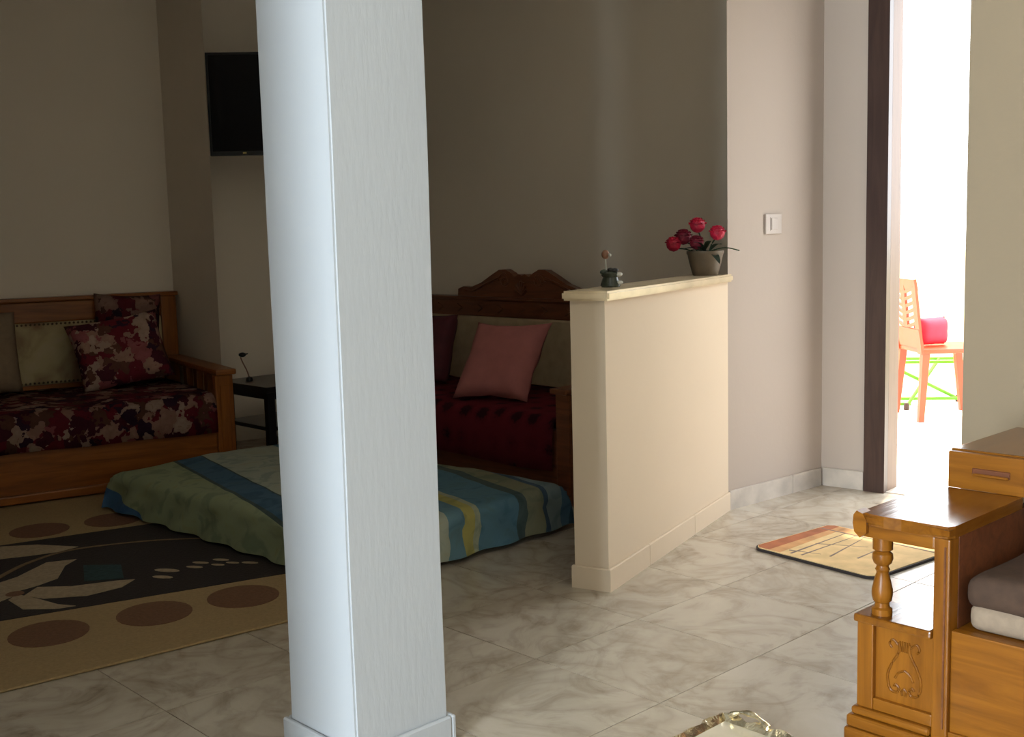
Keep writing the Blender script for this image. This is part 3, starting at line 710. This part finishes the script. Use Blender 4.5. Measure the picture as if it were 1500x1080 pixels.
# ------------------------------------------------------------------ door mat
mo = V2(.875, 4.145); mu = V2(.791, .611); mv = V2(.611, -.791)      # u to the far corner, v towards the sofa
mt_ = empty('door_mat', at(mo), math.atan2(mu.y, mu.x), 'cream and rust door mat with dark edging on the hall floor before the doorway', 'mat')   # local x = u, y = -v
UW, VW = .475, .53
def rrect(x0, x1, y0, y1, rad, n_=6):
    out = []
    for (cx_, cy_, a0) in ((x1-rad, y1-rad, 0), (x0+rad, y1-rad, PI/2), (x0+rad, y0+rad, PI), (x1-rad, y0+rad, 1.5*PI)):
        for k in range(n_+1): out.append((cx_+rad*math.cos(a0+PI/2*k/n_), cy_+rad*math.sin(a0+PI/2*k/n_)))
    return out
link('edging', flat_bm(rrect(0, UW, -VW, 0, .045), .0005, .010), 'mat_edge', mt_)
link('pile', flat_bm(rrect(.006, UW-.006, -VW+.006, -.006, .04), .010, .0125), 'mat_cream', mt_)
zz0, zz1 = .0125, .0131
link('rust_band', flat_bm([(.012, -.03), (.03, -.010), (UW-.03, -.010), (UW-.012, -.03), (UW-.012, -.055), (.012, -.075)], zz0, zz1), 'mat_rust', mt_)
link('tan_band', flat_bm([(.012, -.075), (UW-.012, -.055), (UW-.012, -.085), (.012, -.125)], zz0, zz1), 'mat_tan', mt_)
link('rust_corner', flat_bm([(UW-.075, -.085), (UW-.012, -.085), (UW-.012, -VW+.05), (UW-.03, -VW+.05)], zz0, zz1), 'mat_tan', mt_)
link('cross_line', flat_bm([(UW-.085, -.02), (UW-.078, -.02), (UW-.06, -VW+.03), (UW-.068, -VW+.03)], zz1, zz1+.0005), 'mat_line', mt_)
for p, q_, wd in (((.03, -.16), (.40, -.13), .005), ((.04, -.20), (.40, -.18), .004), ((.06, -.13), (.10, -.24), .004), ((.10, -.28), (.38, -.22), .004), ((.20, -.14), (.30, -.30), .003), ((.15, -.36), (.33, -.34), .004)):
    p, q_ = V2(*p), V2(*q_); d = (q_-p).normalized(); nn_ = V2(-d.y, d.x)*wd
    link('printed_stroke', flat_bm([p-nn_, q_-nn_*.3, q_+nn_*.3, p+nn_], zz0, zz1), 'mat_line', mt_)

# ------------------------------------------------------------------ carved sofa with the shelf arm, near right
O3 = V2(.785, 2.54); r3 = math.atan2(b2.y, b2.x)                      # local x along B (to the right), y along A (away)
s3 = empty('wooden_sofa', at(O3), r3, 'honey wood sofa with carved shelf arm and drawer in the near right corner', 'sofa')
AW = .213
# arm shelf with a bowed, moulded front edge
pts = [(-.004, .0), (.02, -.006), (.06, -.004), (.10, .0), (.15, .0), (AW, -.004), (AW+.002, .02), (AW+.002, .368), (-.004, .368)]
bm = add_prism(bmesh.new(), pts, .518, .545)
bmesh.ops.bevel(bm, geom=[e for e in bm.edges if abs(e.verts[0].co.z-e.verts[1].co.z) < .001 and max(v_.co.y for v_ in e.verts) < .03], offset=.007, segments=3, affect='EDGES')
link('arm_shelf', bm, 'wood_hon_y', s3)
link('shelf_apron', box(.004, AW-.036, .004, .03, .488, .518, .005), 'wood_hon', s3)
link('scroll_end', add_slab_y(bmesh.new(), [(-.012, .54), (-.004, .55), (.01, .545), (.02, .53), (.02, .50), (.004, .488), (-.010, .50), (-.014, .52)], -.008, .03), 'wood_hon', s3)
bal = [(.023, .307), (.023, .321), (.017, .325), (.016, .335), (.021, .340), (.0235, .352), (.0235, .366), (.018, .390), (.0135, .405), (.0150, .410), (.017, .413), (.0145, .417), (.0135, .422), (.020, .428), (.0235, .438), (.0225, .450), (.016, .456), (.0225, .460), (.0225, .488)]
link('baluster', add_lathe(bmesh.new(), bal, .040, .032, 24), 'wood_hon_z', s3, True)
link('arm_post', box(AW-.036, AW, .0, .045, 0, .5179, .004), 'wood_hon_z', s3)
link('post_fillet', box(AW-.012, AW-.008, -.002, .0, .09, .5), 'wood_deep', s3)
# lower box: ledge, stiles, rails and carved panel
link('ledge', box(-.010, AW-.0365, -.008, .13, .288, .307, .005), 'wood_hon_y', s3)
link('stile', box(-.004, .036, .0, .03, .085, .288, .003), 'wood_hon_z', s3)
link('bottom_rail', box(.036, AW-.036, .002, .03, .085, .113, .003), 'wood_hon', s3)
pn_ = link('carved_panel', box(.034, AW-.034, .014, .028, .111, .290, .002), 'wood_hon_z', s3)
link('box_side', box(.0, .02, .03, .125, .085, .288, .002), 'wood_hon_y', s3)
link('box_back', box(.02, AW-.036, .11, .125, .085, .288, .002), 'wood_hon_y', s3)
for zA, zB, pr2 in ((.0, .035, .022), (.035, .065, .018), (.065, .085, .010)):
    link('base_moulding', box(-pr2-.004, AW-.036, -pr2, .13, zA, zB-.0005, .009, 3), 'wood_hon', s3)
bm = bmesh.new(); cxp = .106; yv = .0135; CZ = -.012
for sg in (-1, 1):
    add_tube(bm, smooth_path([(cxp+sg*.012, yv, .268), (cxp+sg*.014, yv, .245), (cxp+sg*.030, yv, .215), (cxp+sg*.040, yv, .185), (cxp+sg*.034, yv, .155), (cxp+sg*.018, yv, .150), (cxp+sg*.012, yv, .160), (cxp+sg*.020, yv, .168), (cxp+sg*.024, yv, .162)], 5), .0034, 6)
    add_tube(bm, smooth_path([(cxp+sg*.016, yv, .262), (cxp+sg*.028, yv, .272), (cxp+sg*.036, yv, .262), (cxp+sg*.030, yv, .252)], 4), .003, 6)
    add_tube(bm, smooth_path([(cxp, yv, .205), (cxp+sg*.014, yv, .196), (cxp+sg*.022, yv, .182)], 4), .003, 6)
    add_tube(bm, smooth_path([(cxp+sg*.004, yv, .145), (cxp+sg*.006, yv, .155), (cxp, yv, .162)], 3), .0028, 6)
for k in (-2, -1, 0, 1, 2): add_tube(bm, [(cxp+k*.0045, yv, .248), (cxp+k*.0055, yv, .272)], .0022, 5)
bmesh.ops.translate(bm, vec=(0, 0, CZ), verts=bm.verts); link('panel_carving', bm, 'wood_hon_y', pn_, kind='stuff')
# drawer box on the back of the arm
dbx = link('drawer_case', box(.030, .62, .385, .77, .5452, .640, .004), 'wood_hon_y', s3)
df = link('drawer', box(.032, .46, .366, .385, .5452, .636, .003), 'wood_hon', s3)
bm = bmesh.new(); add_box(bm, .093, .185, .3640, .3662, .583, .601, .002, 1); link('finger_slot', bm, 'wood_deep', df)
bm = bmesh.new(); add_box(bm, .096, .183, .357, .3640, .582, .589, .002, 1); link('slot_lip', bm, 'wood_hon', df)
link('arm_side', box(AW-.02, AW, .045, .77, .03, .518, .002), 'wood_deep', s3)
link('back_leg', box(.0, .04, .72, .77, 0, .545, .003), 'wood_hon_z', s3)
# seat
link('front_board', box(AW+.0005, 1.9, .012, .036, .06, .313, .003), 'wood_hon', s3)
link('front_moulding', box(AW+.0005, 1.9, .004, .012, .06, .085, .002), 'wood_hon', s3)
link('seat_base', box(AW+.0005, 1.9, .037, .74, .28, .31, .002), 'wood_hon', s3)
link('seat_mattress', box(AW+.02, 1.85, .045, .66, .3105, .372, .028, 4), 'beige_mattress', s3, 'all')
def throw_bm():
    bm = bmesh.new(); add_box(bm, AW+.012, 1.86, .040, .668, .352, .428, .035, 5)
    bmesh.ops.subdivide_edges(bm, edges=[e for e in bm.edges if e.calc_length() > .3], cuts=24, use_grid_fill=True)
    for v_ in bm.verts:
        nz = noise.noise(v_.co*7); v_.co.z += .008*nz + (.014*math.sin(min(1, max(0, (v_.co.x-AW)/.30))*PI/2) if v_.co.z > .395 else 0); v_.co.y += .005*nz
    return bm
th_ = link('sofa_throw', throw_bm(), 'brown_throw', None, 'all'); props(th_, 'dark brown plush throw spread over the beige mattress of the honey wood sofa', 'throw')
th_.location = at(O3); th_.rotation_euler = (0, 0, r3)
link('back_frame', box(.62, 1.9, .70, .77, .0, .80, .005), 'wood_hon', s3)

# ------------------------------------------------------------------ gilded tray on the floor, bottom edge of the picture
tr = empty('tray', (.493, 2.652, 0), r3, 'gilded rectangular tray with a rippled rim on the floor beside the honey sofa', 'tray')   # local x along B, y along A
TX, TY = .36, .30
link('tray_bed', box(.01, TX-.01, -TY+.01, -.01, .006, .012, .002, 1), 'tray_bed', tr)
def rim_bm(x0, y0, x1, y1, seed):
    bm = bmesh.new(); n_ = 40; rows = []; d = V2(x1-x0, y1-y0); L_ = d.length; d.normalize(); nr = V2(-d.y, d.x)
    for k in range(n_+1):
        s_ = L_*k/n_; rp = .0045*math.sin(s_*90)+.004*noise.noise(Vector((s_*30, seed, 0))); zz = .026+.006*noise.noise(Vector((s_*22, seed, 3)))
        P = V2(x0, y0)+d*s_
        rows.append([bm.verts.new((*(P+nr*o_), z_)) for o_, z_ in ((.012, .008), (.004+rp*.4, zz*.7), (-.004+rp, zz), (-.014+rp, zz-.006), (-.018, .004), (-.004, .001))])
    for a_, c_ in zip(rows, rows[1:]):
        for k in range(6): bm.faces.new((a_[k], a_[(k+1) % 6], c_[(k+1) % 6], c_[k]))
    bm.faces.new(rows[0]); bm.faces.new(rows[-1][::-1]); return bm
for k, (x0, y0, x1, y1) in enumerate(((0, -TY, 0, 0), (0, 0, TX, 0), (TX, 0, TX, -TY), (TX, -TY, 0, -TY))):
    link('rim', rim_bm(x1, y1, x0, y0, k), 'foil', tr, True)
bm = bmesh.new(); add_tube(bm, smooth_path([(.02, -.004, .026), (.05, .004, .040), (.09, .004, .042), (.13, -.004, .028)], 5), [.006+.002*math.sin(k) for k in range(16)], 8)
link('handle', bm, 'foil', tr, True)

# ------------------------------------------------------------------ terrace: red plastic chair, green rack
ch = empty('plastic_chair', (2.43, 7.16, 0), math.radians(3), 'red plastic chair with slotted back on the terrace beyond the doorway', 'chair')   # local x = forward, y = to its left... back at x=0, width -y
CW, CDp, SH = .40, .42, .44
def cleg(x, y, ox, oy):
    bm = bmesh.new(); v0 = [(x-.016, y-.016), (x+.016, y-.016), (x+.016, y+.016), (x-.016, y+.016)]
    lo_ = [bm.verts.new((a_+ox, c_+oy, 0)) for a_, c_ in v0]; hi_ = [bm.verts.new((a_+(a_-x)*.4, c_+(c_-y)*.4, SH-.02)) for a_, c_ in v0]
    bm.faces.new(lo_[::-1]); bm.faces.new(hi_)
    for k in range(4): bm.faces.new((lo_[k], lo_[(k+1) % 4], hi_[(k+1) % 4], hi_[k]))
    return bm
for x, y, ox, oy in ((.03, -.03, -.03, .02), (.03, -CW+.03, -.03, -.02), (CDp-.04, -.03, .05, .02), (CDp-.04, -CW+.03, .05, -.02)):
    link('leg', cleg(x, y, ox, oy), 'redplastic', ch)
link('seat', box(0, CDp, -CW, 0, SH-.03, SH, .012), 'redplastic', ch, True)
bm = bmesh.new()
tilt = lambda z: -.05*(z-SH)/.42
def brect(y0, z0_, y1, z1_, wd):
    p, q_ = Vector((tilt(z0_), y0, z0_)), Vector((tilt(z1_), y1, z1_)); d = (q_-p).normalized(); s_ = Vector((1, 0, .2)).normalized(); u_ = d.cross(s_)*wd
    vs = [bm.verts.new(p_+k1*u_+k2*s_*.008) for p_ in (p, q_) for k1, k2 in ((-1, -1), (1, -1), (1, 1), (-1, 1))]
    for f in ((3, 2, 1, 0), (4, 5, 6, 7), (0, 1, 5, 4), (1, 2, 6, 5), (2, 3, 7, 6), (3, 0, 4, 7)): bm.faces.new([vs[k] for k in f])
brect(-.03, SH-.03, -.03, .84, .03); brect(-CW+.03, SH-.03, -CW+.03, .84, .03); brect(-.0, .825, -CW, .825, .035); brect(0, .50, -CW, .50, .06); brect(-CW/2, .5, -CW/2, .82, .03)
link('back_frame', bm, 'redplastic', ch)
for k in range(6):
    for sg in (-1, 1):
        bm = bmesh.new(); z_ = .565+k*.042; brect(-CW/2+sg*.02, z_, -CW/2+sg*(CW/2-.03), z_+.035, .010); link('back_slat', bm, 'redplastic', ch)
pc = link('folded_cloth', cushion_bm(.21, .17, .14, 12, .04, 3, .012), 'pinkcloth', None, 'all'); props(pc, 'rose red folded cloth lying on the seat of the red plastic chair', 'cloth')
pc.location = (2.58, 6.98, SH+.004); pc.rotation_euler = (0, 0, math.radians(20))
rk = empty('folding_rack', (2.47, 7.42, 0), math.radians(-8), 'lime green tubular folding rack with dark feet behind the red chair', 'rack')
def tube_part(name, pts, r_=.011, mt='greentube'): return link(name, add_tube(bmesh.new(), pts, r_, 10), mt, rk, True)
tube_part('base_tube', [(-.25, .08, .035), (.62, .08, .035)]); tube_part('base_tube', [(-.25, -.12, .03), (.12, -.12, .03)])
tube_part('crossed_leg', [(.08, -.18, .02), (.34, .1, .30)]); tube_part('crossed_leg', [(.48, .16, .02), (-.05, -.1, .30)])
tube_part('top_tube', [(-.2, -.1, .30), (.45, -.1, .30)]); tube_part('top_tube', [(-.2, .1, .30), (.45, .1, .30)])
for x, y in ((.08, -.185), (.62, .08), (.48, .165), (-.25, -.12)):
    link('foot_cap', add_lathe(bmesh.new(), [(.016, 0), (.018, .01), (.018, .03), (.014, .045)], x, y, 12), 'darkcap', rk, True)
